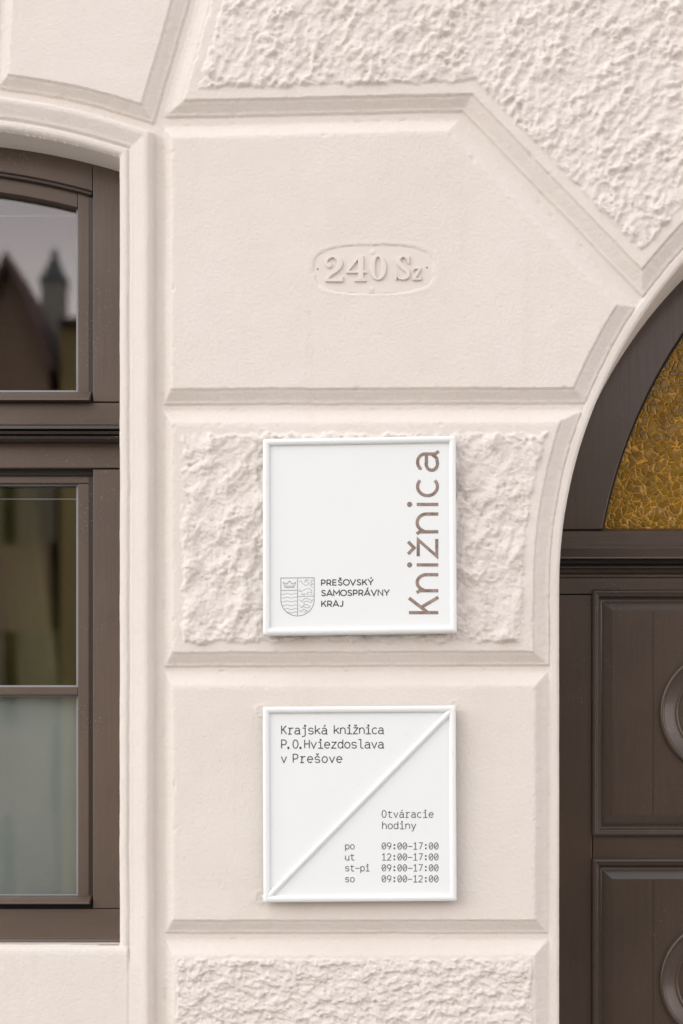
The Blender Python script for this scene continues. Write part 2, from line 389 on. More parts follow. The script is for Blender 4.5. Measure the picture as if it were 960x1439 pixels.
    ps = np.interp(d, [-2, 0, 1, 3, 6, 11, 14, 15.5, 17, 22, 30, 36, 40, 43, 46, 49], np.array([-2, 0, 5, 9, 12, 12.5, 8.5, 8.8, 13.5, 15, 20, 23.5, 23.8, 22, 12, 0])*.001)
    insur = (d < 52) & (d > -30) & (V < WB+3)
    below = (Ud-WE < 52) & (V >= WB+3)
    dd = Ud-WE
    pz = np.interp(dd, [13, 14, 15.5, 17, 22, 30, 36, 40, 43, 46, 49], np.array([17.5, 16.2, 16, 17.4, 18.5, 21, 23.5, 23.8, 22, 12, 0])*.001)
    kf = sstep(V-WB, 0, 40); pz = np.where(dd > 13, pz*kf+np.interp(dd, [13, 14, 15.5, 17, 22, 30, 36, 40, 43, 46, 49], np.array([9, 8.5, 8.8, 13.5, 15, 20, 23.5, 23.8, 22, 12, 0])*.001)*(1-kf), pz)
    top = np.interp(V-WB, [0, 2, 5, 9, 14, 22], np.array([4, 9, 14, 16.5, 17.5, 17.5])*.001)
    pb = np.where(dd < 13, np.minimum(top, .02), pz)
    h = np.where(insur & (d < 50), ps, h); h = np.where(below & (dd < 50), pb, h)
    # fillet of the door arch
    rd = r_door(Ud, Vd)-DR
    fil = np.interp(rd, [-1, 0, 2, 4, 11, 13, 15], np.array([-3, -1, 2.5, 4, 4.2, 1.2, 0])*.001)
    isfil = (rd < 14) & (rd > -40)
    h = np.where(isfil, fil, h)
    ids = np.where(insur | below, 100, ids); ids = np.where(isfil, 101, ids)
    # plaster round the number plate and patched fixing holes at the sign corners
    cu, cv = W(525.5, 378.5, H)
    q = (np.abs((u-cu)/83)**3+np.abs((v-cv)/33.5)**3)**(1/3)
    pn = perlin(u/9, v/9, 41)*.035
    crack = np.exp(-((q-1.0+pn)/.016)**2)*sstep((cu-u)/83*.7+(cv-v)/33+1.1*perlin(u/22, v/22, 44), -.1, .9)
    h = h-.0016*crack-.0030*sstep(1.05+pn-q, 0, .13)+.0004*np.exp(-((q-1.10+pn)/.05)**2)
    for (px, py, rr) in ((370, 611, 8), (367, 999, 8), (366, 1261, 8), (645, 884, 7), (638, 989, 5)):
        a0, b0 = W(px, py, H); dq = np.hypot(u-a0, v-b0)
        h = h+.0013*np.exp(-((dq-rr+perlin(u/5, v/5, 42)*2)/1.9)**2)
    h = h+perlin(u/120, v/120, 51)*.0010+perlin(u/36, v/36, 52)*.00045
    h = h+((best > 0) & (best < 1.05) & (ids < 100))*(perlin(u/15, v/8, 56)*.0004+perlin(u/6, v/4, 57)*.0002)
    g = .00034*(1-rough)+.00055*rough
    h = h+g*(perlin(u/5.2, v/5.2, 53)+.7*perlin(u/3.3, v/3.3, 54))
    # chips along the sharp arrises
    arr = np.exp(-((best-1.0)/.12)**2)+np.exp(-((best-.04)/.08)**2)
    h = h-arr*np.clip(perlin(u/16, v/12, 55)-.36, 0, 1)*.006
    return h, ids, rough

def axis(lo, hi, step, far_lo, far_hi):
    mid = np.arange(lo, hi+step, step)
    def grow(a, b):
        out = []; s = step; x = a
        while abs(x-b) > s*1.2:
            s = min(s*1.12, 3.0 if abs(x-a) < 420 else 26); x = x+s*(1 if b > a else -1); out.append(x)
        return out+[b]
    return np.concatenate([np.array(grow(lo, far_lo))[::-1], mid, np.array(grow(hi, far_hi))])
STEP = 1.5
ua = axis(-25, 985, STEP, -2600, 4200); va = axis(-25, 1465, STEP, -1500, 2310)
Ug, Vg = np.meshgrid(ua, va)
su = np.gradient(ua)[None, :]*np.ones_like(Ug); sv = np.gradient(va)[:, None]*np.ones_like(Ug); st = np.maximum(su, sv)
dead = np.zeros(Ug.shape, bool)
for sf in (s_win, s_door):
    s = sf(Ug, Vg); e = .05
    gx = (sf(Ug+e, Vg)-sf(Ug-e, Vg))/(2*e); gy = (sf(Ug, Vg+e)-sf(Ug, Vg-e))/(2*e)
    gl = np.maximum(gx*gx+gy*gy, .2)
    near = np.abs(s) < .72*st
    dead |= (s <= -.72*st)
    Ug = np.where(near, Ug-s*gx/gl, Ug); Vg = np.where(near, Vg-s*gy/gl, Vg)
Hh, IDS, RGH = field(Ug, Vg)
Xg = (Ug-480)/PXM; Zg = EYE+(HZ-Vg)/PXM
VERT = np.stack([Xg, -Hh, Zg], -1).reshape(-1, 3)
nv, nu = Ug.shape
ii = (np.arange(nv-1)[:, None]*nu+np.arange(nu-1)[None, :]).ravel()
QUAD = np.stack([ii, ii+nu, ii+nu+1, ii+1], -1)
keep = ~dead.ravel()[QUAD].any(1)
QUAD = QUAD[keep]
uc = Ug.ravel()[QUAD].mean(1); vc = Vg.ravel()[QUAD].mean(1); qid = IDS.ravel()[QUAD[:, 0]]; qr = RGH.ravel()[QUAD].mean(1)
outside = (uc < -26) | (uc > 986) | (vc < -26) | (vc > 1466)
qid = np.where(outside, 200, qid)

bld = empty('library_building', (.0, 0, 0), 'cream rusticated plaster facade with brown window and arched brown door', 'building')
def grid_part(name, sel, mat, label=None):
    q = QUAD[sel]
    if len(q) == 0: return
    used, inv = np.unique(q.ravel(), return_inverse=True)
    vv = VERT[used]; n = len(q)
    me = bpy.data.meshes.new(name); me.vertices.add(len(vv)); me.vertices.foreach_set('co', vv.astype(np.float32).ravel())
    me.loops.add(4*n); me.loops.foreach_set('vertex_index', inv.astype(np.int32).ravel())
    me.polygons.add(n); me.polygons.foreach_set('loop_start', np.arange(0, 4*n, 4, dtype=np.int32)); me.polygons.foreach_set('loop_total', np.full(n, 4, np.int32))
    me.update(calc_edges=True)
    o = link(name, me, mat, bld, True, 0, label)
    if mat is M_wall:
        me.materials.append(M_rough); me.polygons.foreach_set('material_index', (qr[sel] > .5).astype(np.int32)); me.update()
    return o
grid_part('wall', qid == 200, M_wall)
LB = {'one': 'smooth plaster block with cut corner carrying the number plate', 'top': 'large rough stucco block above the diagonal groove',
      'upper': 'rough stucco block behind the upper sign', 'lower': 'smooth plaster block behind the lower sign',
      'base': 'flaky rough stucco block below the lower sign', 'arch': 'smooth tapered block over the window arch', 'key': None, 'plinth': None}
for k, nme in enumerate(NAMES):
    grid_part('rusticated_block', qid == k, M_wall, LB[nme])
grid_part('window_surround', qid == 100, M_wall)
grid_part('door_surround', qid == 101, M_wall)
def reveal(name, pts, y0, y1, mat):
    m = MB(); n = len(pts); xz = [XZ(*p) for p in pts]
    k = 6
    lo = [[(x, y0+(y1-y0)*j/k, z) for x, z in xz] for j in range(k+1)]
    m.loops(lo, cap=False, closed=False); return m.build(name, mat, bld, True)
half = math.asin((WE-WCX)/WR)
pw = [(WE, WB), (WE, 1000), (WE, 600)]+[(WCX+WR*math.sin(a), WCY-WR*math.cos(a)) for a in np.linspace(half, -half, 61)]+[(2*WCX-WE, 600), (2*WCX-WE, WB), (WE, WB)]
reveal('window_reveal', pw, -.001, .22, M_wall)
pd = [(DCX-DR, 2307), (DCX-DR, 1500)]+[(DCX-DR*math.cos(a), DCY-DR*math.sin(a)) for a in np.linspace(0, math.pi, 121)]+[(DCX+DR, 1500), (DCX+DR, 2307)]
reveal('door_reveal', pd, .001, .40, M_wall)

# ------------------------------------------------------------------ window
def wa(x, a): return a+(1000-math.sqrt(1e6-(x+140)**2))       # window arch curve in px
def mxw(x): return -280-x
hF, hS, hG = -.075, -.092, -.112                                # frame, sash, glass heights (behind the wall face)
XS = lambda x1: list(np.linspace(mxw(x1), x1, 40))
m = MB(); xs = XS(125); wl = mxw(125)
inn = [(x, wa(x, 236)) for x in xs]+[(125, 1300), (wl, 1300)]; xo = XS(186)
oo = [(x+(61 if i == len(xs)-1 else -61 if i == 0 else 0), wa(x, 150)) for i, x in enumerate(xs)]+[(186, 1322), (mxw(186), 1322)]
def wl3(pts, h): return [P3(x, y, hF-.02, h) for x, y in pts]
m.loops([wl3(inn, -.17), wl3(inn, hF-.016), wl3(oo, hF-.016), wl3(oo, -.17)], cap=False)
fr = m.build('window', M_wd, bld, label='tall brown timber window with small arched light above')
for f in ((lambda x: x), mxw):
    for y0, y1 in ((229, 564.5), (659.5, 1276.5)):
        m = MB(); q = sorted((f(130.6), f(190))); m.box(q[0], y0, q[1], y1, hF, -.165); m.build('stile', M_wz, fr, False, .0016)
m = MB(); xs = XS(130)
m.strip([(x, wa(x, 150)) for x in xs], [(x, wa(x, 231)) for x in xs], hF-.0005, -.168)
m.build('head_rail', M_wx, fr, False, .0016)
m = MB(); xs = XS(129.6)
m.strip([(x, wa(x, 222)) for x in xs], [(x, wa(x, 237.5)) for x in xs], hF-.007, -.166)
m.build('head_bead', M_wd, fr, False, .0015)
m = MB(); m.box(mxw(190), 566, 190, 640, hF-.001, -.17); m.build('transom', M_wx, fr, False, .0016)
m = MB(); m.box(mxw(190), 612, 190, 657.5, hF+.0015, -.16); m.build('transom', M_wx, fr, False, .002)
m = MB()
m.rows(mxw(172), 172, [(596, -.058), (598.5, -.034), (602.5, -.032), (603.2, -.046), (605.5, -.046), (606.2, -.036), (610, -.038), (611, -.050), (612.2, -.050), (613, -.040), (617.5, -.044), (618.5, -.057), (620.5, -.058), (622, -.070)], -.035, -.10)
m.build('cornice', M_wd, fr, False, .0007)
m = MB(); m.box(mxw(129.8), 655, 129.8, 668, hF-.012, -.16); m.build('rebate', M_dark, fr)
# upper sash
def sash(top, bot, arched):
    for f in ((lambda x: x), mxw):
        m = MB(); q = sorted((f(109.5), f(129.2)))
        if arched:
            t = [wa(x, 236) for x in q]; m.poly([(q[0], t[0]), (q[1], t[1]), (q[1], bot), (q[0], bot)], hS, -.15)
        else: m.box(q[0], top+17.5, q[1], bot, hS, -.15)
        m.build('sash_stile', M_wz, fr, False, .0016)
    m = MB()
    if arched:
        xs = XS(109.3); m.strip([(x, wa(x, 231.5)) for x in xs], [(x, wa(x, 260)) for x in xs], hS-.0008, -.149)
    else: m.box(mxw(129), top, 129, top+17, hS-.0006, -.149)
    m.build('sash_rail', M_wx, fr, False, .0016)
sash(240, 552, True); sash(662, 1262, False)
m = MB(); m.box(mxw(109.5), 965.5, 109.5, 976.5, hS+.0003, -.149); m.build('glazing_bar', M_wx, fr, False, .0016)
for yb in (551, 1259):                       # weather bars at the foot of each sash
    m = MB()
    m.rows(mxw(126.5), 126.5, [(yb-.5, hS+.004), (yb+4, hF+.004), (yb+8.5, hF+.016), (yb+11, hF+.018), (yb+12, hF+.014)], hF+.01, -.14)
    m.build('drip_rail', M_wx, fr, False, .0012)
    m = MB(); m.box(mxw(129), yb+6, 129, yb+19, hF-.010, -.15); m.build('rebate', M_dark, fr)  # near-black strip stands in for the shadow under the weather bar
m = MB()
m.rows(mxw(190), 190, [(1277.5, hF+.0005), (1318, hF+.0005), (1320, hF+.006), (1324, hF+.008), (1326.5, hF+.002), (1332, hF-.004)], hF, -.17)
m.build('bottom_rail', M_wx, fr, False, .0012)
# glazing
def pane(pts, name, mat, h, th=.004):
    m = MB(); m.poly(pts, h, h-th); return m.build(name, mat, fr)
xs = XS(110.5)
pu = [(x, wa(x, 262)-4) for x in xs]+[(110.5, 553), (mxw(110.5), 553)]
pane(pu, 'window_pane', M_glass, hG)
pane([(mxw(111), 676), (111, 676), (111, 968), (mxw(111), 968)], 'window_pane', M_glass, hG)
pane([(mxw(111), 974), (111, 974), (111, 1262), (mxw(111), 1262)], 'window_pane', M_glass, hG)
pane([(mxw(108), 974), (108, 974), (108, 1262), (mxw(108), 1262)], 'frosted_film', M_film, hG-.010, .002)
def gring(outer, inner):                      # pale sealant line round each pane
    m = MB(); g = lambda pts, h: [P3(x, y, hG+.006, h) for x, y in pts]
    m.loops([g(outer, hG+.0005), g(outer, hG+.006), g(inner, hG+.006), g(inner, hG+.0005)], cap=False); m.build('glazing_bead', M_seal, fr)
def rc(x, a, b): return [(mxw(x), a), (x, a), (x, b), (mxw(x), b)]
gring(rc(109.8, 680, 965.4), rc(107.3, 682.4, 963.0)); gring(rc(109.8, 976, 1259.3), rc(107.3, 978.6, 1256.8))
xs = XS(109.6); xi = XS(107.2)
gring([(x, wa(x, 259)) for x in xs]+[(109.6, 551.5), (mxw(109.6), 551.5)], [(x, wa(x, 261.5)) for x in xi]+[(107.2, 548.6), (mxw(107.2), 548.6)])
m = MB(); m.box(mxw(107), 700.7, 107, 701.9, hG-.006, hG-.009); m.build('spacer_bar', M_seal, fr)
m = MB(); m.box(mxw(107), 303, 107, 303.8, hG-.03, hG-.034); m.build('spacer_bar', M_seal, fr)
# curtain and room behind the panes
m = MB(); pts = []
x0, z0 = P(-420, 1010, -.3); x1, z1 = P(200, 640, -.3)
cols = 160; loopsA = []
for j in range(9):
    z = z0+(z1-z0)*j/8; rowp = []
    for i in range(cols):
        x = x0+(x1-x0)*i/(cols-1)
        k = x+.03*math.sin(z*3.1)+(z-2)*.06
        rowp.append((x, .40+.05*math.sin(k*31)+.03*math.sin(k*13+1)+.01*math.sin(k*71), z))
    loopsA.append(rowp)
m.loops(loopsA, cap=False, closed=False); tag(m.build('curtain', M_curtain, None, True), 'olive curtain hanging in folds behind the middle window pane', 'curtain')
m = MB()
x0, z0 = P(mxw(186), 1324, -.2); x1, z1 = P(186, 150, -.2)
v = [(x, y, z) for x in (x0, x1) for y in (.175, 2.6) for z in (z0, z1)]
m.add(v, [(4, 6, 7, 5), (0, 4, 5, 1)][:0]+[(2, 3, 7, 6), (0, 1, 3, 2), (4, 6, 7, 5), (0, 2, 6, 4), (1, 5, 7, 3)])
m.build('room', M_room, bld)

# ------------------------------------------------------------------ door
dF = -.20
def fitc(pts, h):
    A = []; B = []
    for a, b in pts:
        u, v = W(a, b, h); A.append([2*u, 2*v, 1]); B.append(u*u+v*v)
    s = np.linalg.lstsq(np.array(A), np.array(B), rcond=None)[0]
    return s[0], s[1], math.sqrt(s[2]+s[0]**2+s[1]**2)
gcx, gcy, gr = fitc([(847.5, 743), (855, 694), (891, 597), (927, 524), (938, 499), (960, 465)], dF)
_, vT = W(800, 744, dF)
def arcpts(r, v_end, n=90):
    a0 = math.asin((gcy-v_end)/r)
    return [(gcx-r*math.cos(a), gcy-r*math.sin(a)) for a in np.linspace(a0, math.pi-a0, n)]
def arcslab(mb, r0, r1, hf, hb, v_end, n=90):
    A = arcpts(r0, v_end, n); B = arcpts(r1, v_end, n)
    q = []
    for h in (hf, hb):
        for S in (A, B): q.append([(XZ(*p)[0], -h, XZ(*p)[1]) for p in S])
    a, b, c, d = q; v = a+b+c+d; f = []
    for i in range(n-1):
        f += [(i, i+1, n+i+1, n+i), (2*n+i, 3*n+i, 3*n+i+1, 2*n+i+1), (i, 2*n+i, 2*n+i+1, i+1), (n+i, n+i+1, 3*n+i+1, 3*n+i)]
    f += [(0, n, 3*n, 2*n), (n-1, 2*n-1, 4*n-1, 3*n-1)]
    mb.add(v, f)
m = MB(); arcslab(m, gr+150, gr, dF, dF-.08, vT)
fan = m.build('fanlight', M_dz, bld, False, .0025, 'semicircular brown frame holding amber crackle glass')
m = MB(); arcslab(m, gr+.2, gr-3.2, dF-.018, dF-.06, vT); m.build('glazing_bead', M_dark, fan)
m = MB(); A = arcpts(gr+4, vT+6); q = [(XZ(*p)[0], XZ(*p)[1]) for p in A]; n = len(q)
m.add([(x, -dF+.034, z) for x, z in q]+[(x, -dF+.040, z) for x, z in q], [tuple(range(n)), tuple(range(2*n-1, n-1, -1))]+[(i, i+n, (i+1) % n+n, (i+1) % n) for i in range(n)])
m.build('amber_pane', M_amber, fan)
# door leaves, transom
CXD = 1396.0
def both(fn):
    fn(lambda x: x); fn(lambda x: 2*CXD-x)
def dbox(mb, f, x0, y0, x1, y1, a, b):
    q = sorted((f(x0), f(x1))); mb.box(q[0], y0, q[1], y1, a, b)
m = MB(); m.box(705, 830, 2*CXD-705, 2035, dF-.03, dF-.06)
door = m.build('door', M_dx, bld, label='dark brown panelled double door with round bosses')
for f in ((lambda x: x), (lambda x: 2*CXD-x)):
    for x0, x1 in ((700, 832), (1195, CXD-1.5)):
        m = MB(); dbox(m, f, x0, 836, x1, 2040, dF-.004, dF-.058); m.build('door_stile', M_dz, door, False, .0018)
    for (a, b) in ((812, 834.6), (1166, 1214), (1545, 1600), (1930, 2040)):
        m = MB(); top_ = a < 900
        dbox(m, f, 700 if top_ else 833, a, CXD-1.5 if top_ else 1194, b, dF-.0025 if top_ else dF-.0045, dF-.058); m.build('door_rail', M_dx, door, False, .0018)
m = MB()
m.rows(700, 2*CXD-700, [(742.5, dF-.018), (747, dF+.003), (770.5, dF+.003), (776, dF+.022), (782.5, dF+.040), (785, dF+.041), (786, dF+.030), (787, dF-.004), (793, dF-.006), (794, dF+.012), (795, dF+.019), (797.5, dF+.021), (799.5, dF+.015), (800.5, dF-.004), (806, dF-.006), (807, dF-.002), (811.5, dF-.002)], dF+.01, dF-.05)
m.build('transom', M_dx, door, False, .0012)
m = MB(); m.rows(CXD-28, CXD+28, [(812, dF+.012), (2040, dF+.012)], dF, dF-.03); m.build('meeting_post', M_dz, door, False, .004)
def rect(x0, y0, x1, y1, ins, h, n=None):
    return [P3(a, b, dF, h) for a, b in ((x0+ins, y0+ins), (x1-ins, y0+ins), (x1-ins, y1-ins), (x0+ins, y1-ins))]
def circ(cx, cy, r, h, n=72):
    return [P3(cx+r*math.cos(2*math.pi*i/n), cy+r*math.sin(2*math.pi*i/n), dF, h) for i in range(n)]
for (y0, y1, cy, x0) in ((828.5, 1175, 1002, 832), (1206.5, 1553, 1379, 832), (1592, 1938, 1765, 832)):
    for f in (lambda x: x, lambda x: 2*CXD-x):
        xa, xb = sorted((f(x0), f(1194)))
        m = MB()
        m.loops([rect(xa, y0, xb, y1, i, dF+h) for i, h in ((0, -.02), (0, .001), (.8, .004), (3.2, .0065), (5.2, .006), (6.2, .003), (8.5, .001), (10.2, -.002), (11, -.009), (11.5, -.0115), (13, -.012))], cap=False)
        mo = m.build('panel_moulding', M_dx, door, False, .0006)
        m = MB()
        m.loops([rect(xa, y0, xb, y1, i, dF+h) for i, h in ((12, -.02), (12.8, -.0125), (14, -.0120), (15.5, -.0110), (27.2, -.0015), (28.6, .0003), (30.4, .0005))])
        m.build('door_panel', M_dz, door, False, .0006)
        for sx in (0,):
            cxp = f(1013)
            m = MB()
            m.loops([circ(cxp, cy, r, dF+h) for r, h in ((87, .0), (87, .004), (86, .0085), (83.6, .0105), (81.4, .0095), (80.5, .007), (79.6, .0055), (66.5, .0055), (65.5, .0045), (63.5, .0055), (61.2, .0052), (59.5, .000), (56, -.006), (49, -.011), (30, -.013))])
            m.build('boss', M_dz, door, True)
        for gx in (918, 1108):                 # joints between the boards of the panel
            m = MB(); m.box(f(gx)-.4, y0+31, f(gx)+.4, min(y1-31, y1), dF+.0009, dF-.002); m.build('board_joint', M_dark, door)
m = MB(); m.boxw(.2, 3.4, .262, .30, 0, 3.6); m.build('door_backing', M_dark, bld)

# ------------------------------------------------------------------ strokes for lettering and emblems
def ribbon(mb, pts, wd, h0, h1, closed=False, mp=None, taper=0.0):
    """flat-topped stroke through px points; wd may vary along it"""
    p = [np.array(q, float) for q in pts]
    if closed and np.allclose(p[0], p[-1]): p = p[:-1]
    n = len(p); wds = [wd]*n if np.isscalar(wd) else list(wd)
    Lp, Rp = [], []
    for i in range(n):
        a = p[i-1] if (i > 0 or closed) else None; b = p[(i+1) % n] if (i < n-1 or closed) else None
        ta = (p[i]-a)/max(1e-9, np.hypot(*(p[i]-a))) if a is not None else None
        tb = (b-p[i])/max(1e-9, np.hypot(*(b-p[i]))) if b is not None else None
        if ta is None: ta = tb
        if tb is None: tb = ta
        na = np.array([-ta[1], ta[0]]); nb = np.array([-tb[1], tb[0]]); nn = na+nb; l = np.hypot(*nn)
        nn = na if l < 1e-6 else nn/l; k = 1/max(.45, float(nn@na)); hw = wds[i]/2*k
        Lp.append(p[i]+nn*hw); Rp.append(p[i]-nn*hw)
    def pt(q, h): return mp(q[0], q[1], h)
    v = []
    for i in range(n):
        c = p[i]
        v += [pt(Lp[i], h1), pt(Rp[i], h1), pt(Lp[i]+(Lp[i]-c)*taper, h0), pt(Rp[i]+(Rp[i]-c)*taper, h0)]
    f = []
    for i in range(n if closed else n-1):
        a, b = 4*i, 4*((i+1) % n)
        f += [(a, a+1, b+1, b), (a, b, b+2, a+2), (a+1, a+3, b+3, b+1)]
    if not closed: f += [(0, 2, 3, 1), (4*n-4, 4*n-3, 4*n-1, 4*n-2)]
    mb.add(v, f)
def E(cx, cy, rx, ry, a0, a1, n=14):
    return [(cx+rx*math.cos(R_(a)), cy+ry*math.sin(R_(a))) for a in np.linspace(a0, a1, n)]
CAR = [[(.27, 1.52), (.5, 1.26), (.73, 1.52)]]; ACU = [[(.42, 1.24), (.66, 1.56)]]
def dot(x, y, r=.09): return [E(x, y, r*.5, r*.55, 0, 360, 9)]
S_ = [(.86, .80)]+E(.5, .75, .38, .25, 20, 180, 8)[1:]+E(.30, .74, .18, .22, 185, 260, 4)+[(.5, .5)]+E(.68, .26, .21, .23, 80, 5, 4)+E(.5, .25, .4, .25, 0, -160, 9)
O_ = E(.5, .5, .45, .5, 90, 450, 22)
MONO = {
 'n': [[(.08, 0), (.08, 1)], [(.08, .6)]+E(.5, .58, .40, .42, 165, 0, 10)+[(.90, 0)]],
 'h': [[(.08, 0), (.08, 1.45)], [(.08, .6)]+E(.5, .58, .40, .42, 165, 0, 10)+[(.90, 0)]],
 'u': [[(.08, 1), (.08, .42)]+E(.48, .42, .40, .42, 180, 350, 10), [(.90, 1), (.90, 0), (1.0, 0)]],
 'r': [[(.08, 1), (.33, 1), (.33, 0)], [(.05, 0), (.68, 0)], [(.33, .55)]+E(.72, .62, .36, .38, 170, 90, 6)+[(.95, 1.0)]],
 'a': [[(.12, .86)]+E(.48, .66, .38, .34, 140, 0, 10)+[(.86, .1), (.9, 0), (1.02, 0)], [(.86, .57), (.42, .57)]+E(.42, .29, .36, .285, 90, 270, 9)+[(.62, .03), (.86, .22)]],
 'j': [[(.22, 1), (.68, 1), (.68, -.1)]+E(.36, -.12, .32, .28, 0, -95, 7)+[(.1, -.40)]]+dot(.66, 1.38, .2),
 's': [S_], 'š': [S_]+CAR, 'o': [O_],
 'k': [[(.1, 0), (.1, 1.45)], [(.88, 1), (.12, .42)], [(.36, .62), (.95, 0)]],
 'i': [[(.12, 1), (.54, 1), (.54, 0)], [(.08, 0), (.98, 0)]]+dot(.52, 1.38, .2),
 'l': [[(.10, 1.45), (.50, 1.45), (.50, .2)]+E(.72, .22, .22, .22, 180, 270, 5)+[(.98, 0)]],
 'z': [[(.12, 1), (.88, 1), (.10, 0), (.92, 0)]], 'ž': [[(.12, 1), (.88, 1), (.10, 0), (.92, 0)]]+CAR,
 'c': [E(.54, .5, .45, .5, 45, 315, 16)],
 'v': [[(.05, 1), (.5, 0), (.95, 1)]], 'y': [[(.05, 1), (.5, .02)], [(.95, 1), (.42, -.28)]+[(.3, -.40), (.08, -.40)]],
 'e': [[(.08, .52), (.92, .52)]+E(.5, .5, .44, .5, 5, 318, 18)],
 'd': [E(.46, .5, .41, .5, 20, 340, 18), [(.88, 1.45), (.88, 0)]],
 'p': [E(.54, .5, .41, .5, 160, -160, 18), [(.10, 1), (.10, -.42)]],
 't': [[(.38, 1.32), (.38, .25)]+E(.64, .25, .26, .25, 180, 275, 6)+[(.95, 0.0)], [(.04, 1), (.92, 1)]],
 'K': [[(.1, 0), (.1, 1.4)], [(.90, 1.4), (.12, .56)], [(.36, .82), (.95, 0)]],
 'P': [[(.1, 0), (.1, 1.4), (.5, 1.4)]+E(.52, 1.0, .40, .40, 90, -90, 10)+[(.1, .6)]],
 'O': [E(.5, .7, .43, .7, 90, 450, 22)], 'H': [[(.1, 0), (.1, 1.4)], [(.9, 0), (.9, 1.4)], [(.1, .72), (.9, .72)]],
 '0': [E(.5, .7, .43, .7, 90, 450, 22), [(.26, .38), (.74, 1.02)]],
 '1': [[(.12, 1.12), (.52, 1.4), (.52, 0)], [(.1, 0), (.94, 0)]],
 '2': [E(.48, .98, .40, .42, 160, -25, 10)+[(.10, 0), (.92, 0)]],
 '7': [[(.08, 1.4), (.92, 1.4), (.34, 0)]],
 '9': [E(.5, .98, .42, .42, 0, 360, 18), [(.91, .92), (.80, .5), (.42, 0)]],
 ':': dot(.5, .18, .24)+dot(.5, .92, .24), '.': dot(.5, .07, .24), '–': [[(.02, .6), (.98, .6)]],
}
MONO['á'] = MONO['a']+ACU
def word(mb, txt, x0, x1, base, xh, gw, sw, mp, h, font=MONO):
    n = len(txt); adv = (x1-x0-gw)/(n-1) if n > 1 else 0
    for i, ch in enumerate(txt):
        for j, st in enumerate(font[ch]):
            pts = [(x0+i*adv+a*gw, base-b*xh) for a, b in st]
            cl = len(pts) > 3 and abs(pts[0][0]-pts[-1][0]) < 1e-6 and abs(pts[0][1]-pts[-1][1]) < 1e-6
            ribbon(mb, pts, sw, h-.0004, h+.0003+.00007*j, cl, mp)

# ------------------------------------------------------------------ the two signs
def make_sign(corners, h_back, h_front, h_pan, label, gap):
    (ax, ay), (bx, by), (cx_, cy_), (dx_, dy_) = corners
    root = empty('sign', P3((ax+bx)/2, (ay+dy_)/2, h_back), label, 'sign', 'white square signs on the wall')
    wpx, hpx = 272., 276.
    def q(s, t):
        s /= wpx; t /= hpx
        return (ax*(1-s)*(1-t)+bx*s*(1-t)+cx_*s*t+dx_*(1-s)*t, ay*(1-s)*(1-t)+by*s*(1-t)+cy_*s*t+dy_*(1-s)*t)
    def rr(ins, rad, h, n=7):
        out = []
        for (X, Y, a0) in ((wpx-ins-rad, ins+rad, -90), (wpx-ins-rad, hpx-ins-rad, 0), (ins+rad, hpx-ins-rad, 90), (ins+rad, ins+rad, 180)):
            for i in range(n):
                a = R_(a0+90*i/(n-1)); x, y = q(X+rad*math.cos(a), Y+rad*math.sin(a)); out.append(P3(x, y, h_front, h))
        return out
    m = MB(); T = h_front
    prof = [(2, 2.5, h_back), (0, 2.5, h_back+.001), (0, 2.5, T-.006)]
    for a in np.linspace(180, 0, 13):
        prof.append((4.6+4.6*math.cos(R_(a)), None, T-.0055+.0055*math.sin(R_(a))))
    prof += [(9.2, None, h_pan+.001), (9.0, None, h_pan-.002)]
    loops = [rr(i, 2.5 if r else max(1.6, 2.6-i*.1), h) for i, r, h in prof]
    m.loops(loops, cap=False)
    m.build('frame', M_rim, root, True)
    m = MB(); m.loops([rr(6, 1.5, h_pan-.004), rr(6, 1.5, h_pan)]); m.build('panel', M_panel, root)
    m = MB(); m.loops([rr(10, 2, h_back-gap), rr(10, 2, h_back+.004)]); m.build('back_box', M_plate, root)
    return root, q
HU, HL = H+.034, H+.030
sg1, q1 = make_sign([(369.3, 616.3), (640.8, 611.6), (642.2, 888.5), (369.4, 892.3)], H+.012, HU, HU-.0075, 'white square sign with large vertical brown word along its right side', .02)
sg2, q2 = make_sign([(369.0, 992.8), (640.6, 991.0), (642.0, 1266.2), (370.0, 1268.2)], H+.008, HL, HL-.0075, 'white square sign with opening hours below a raised diagonal bar', .02)
hp1, hp2 = HU-.0075, HL-.0075
MP1 = lambda x, y, h: P3(x, y, hp1, h); MP2 = lambda x, y, h: P3(x, y, hp2, h)
# diagonal bar
m = MB(); A = np.array([372.8, 1264.2]); B = np.array([637.6, 994.8]); t = (B-A)/np.hypot(*(B-A)); nrm = np.array([-t[1], t[0]])
ls = []
for s in np.linspace(0, 1, 24):
    c = A+(B-A)*s; wd = 3.9+3.2*math.exp(-s*45)+3.2*math.exp(-(1-s)*45)
    ls.append([P3(*(c+nrm*wd*math.cos(R_(a))), HL, hp2-.0005+.0072*math.sin(R_(a))) for a in np.linspace(0, 180, 11)])
m.loops(ls, cap=False, closed=False); m.build('diagonal_bar', M_rim, sg2, True)
m = MB()
word(m, 'Krajská', 395, 460, 1031.6, 8.4, 8.1, 1.38, MP2, hp2); word(m, 'knižnica', 469, 539.5, 1031.2, 8.4, 8.1, 1.38, MP2, hp2)
word(m, 'P', 395, 402.7, 1051.6, 8.4, 8.1, 1.38, MP2, hp2); word(m, '.', 401.5, 409, 1051.6, 8.3, 7.7, 1.4, MP2, hp2)
word(m, 'O', 411.3, 419, 1051.6, 8.4, 8.1, 1.38, MP2, hp2); word(m, '.', 418.5, 426, 1051.6, 8.3, 7.7, 1.4, MP2, hp2)
word(m, 'Hviezdoslava', 427.5, 539.5, 1051.4, 8.4, 8.1, 1.38, MP2, hp2)
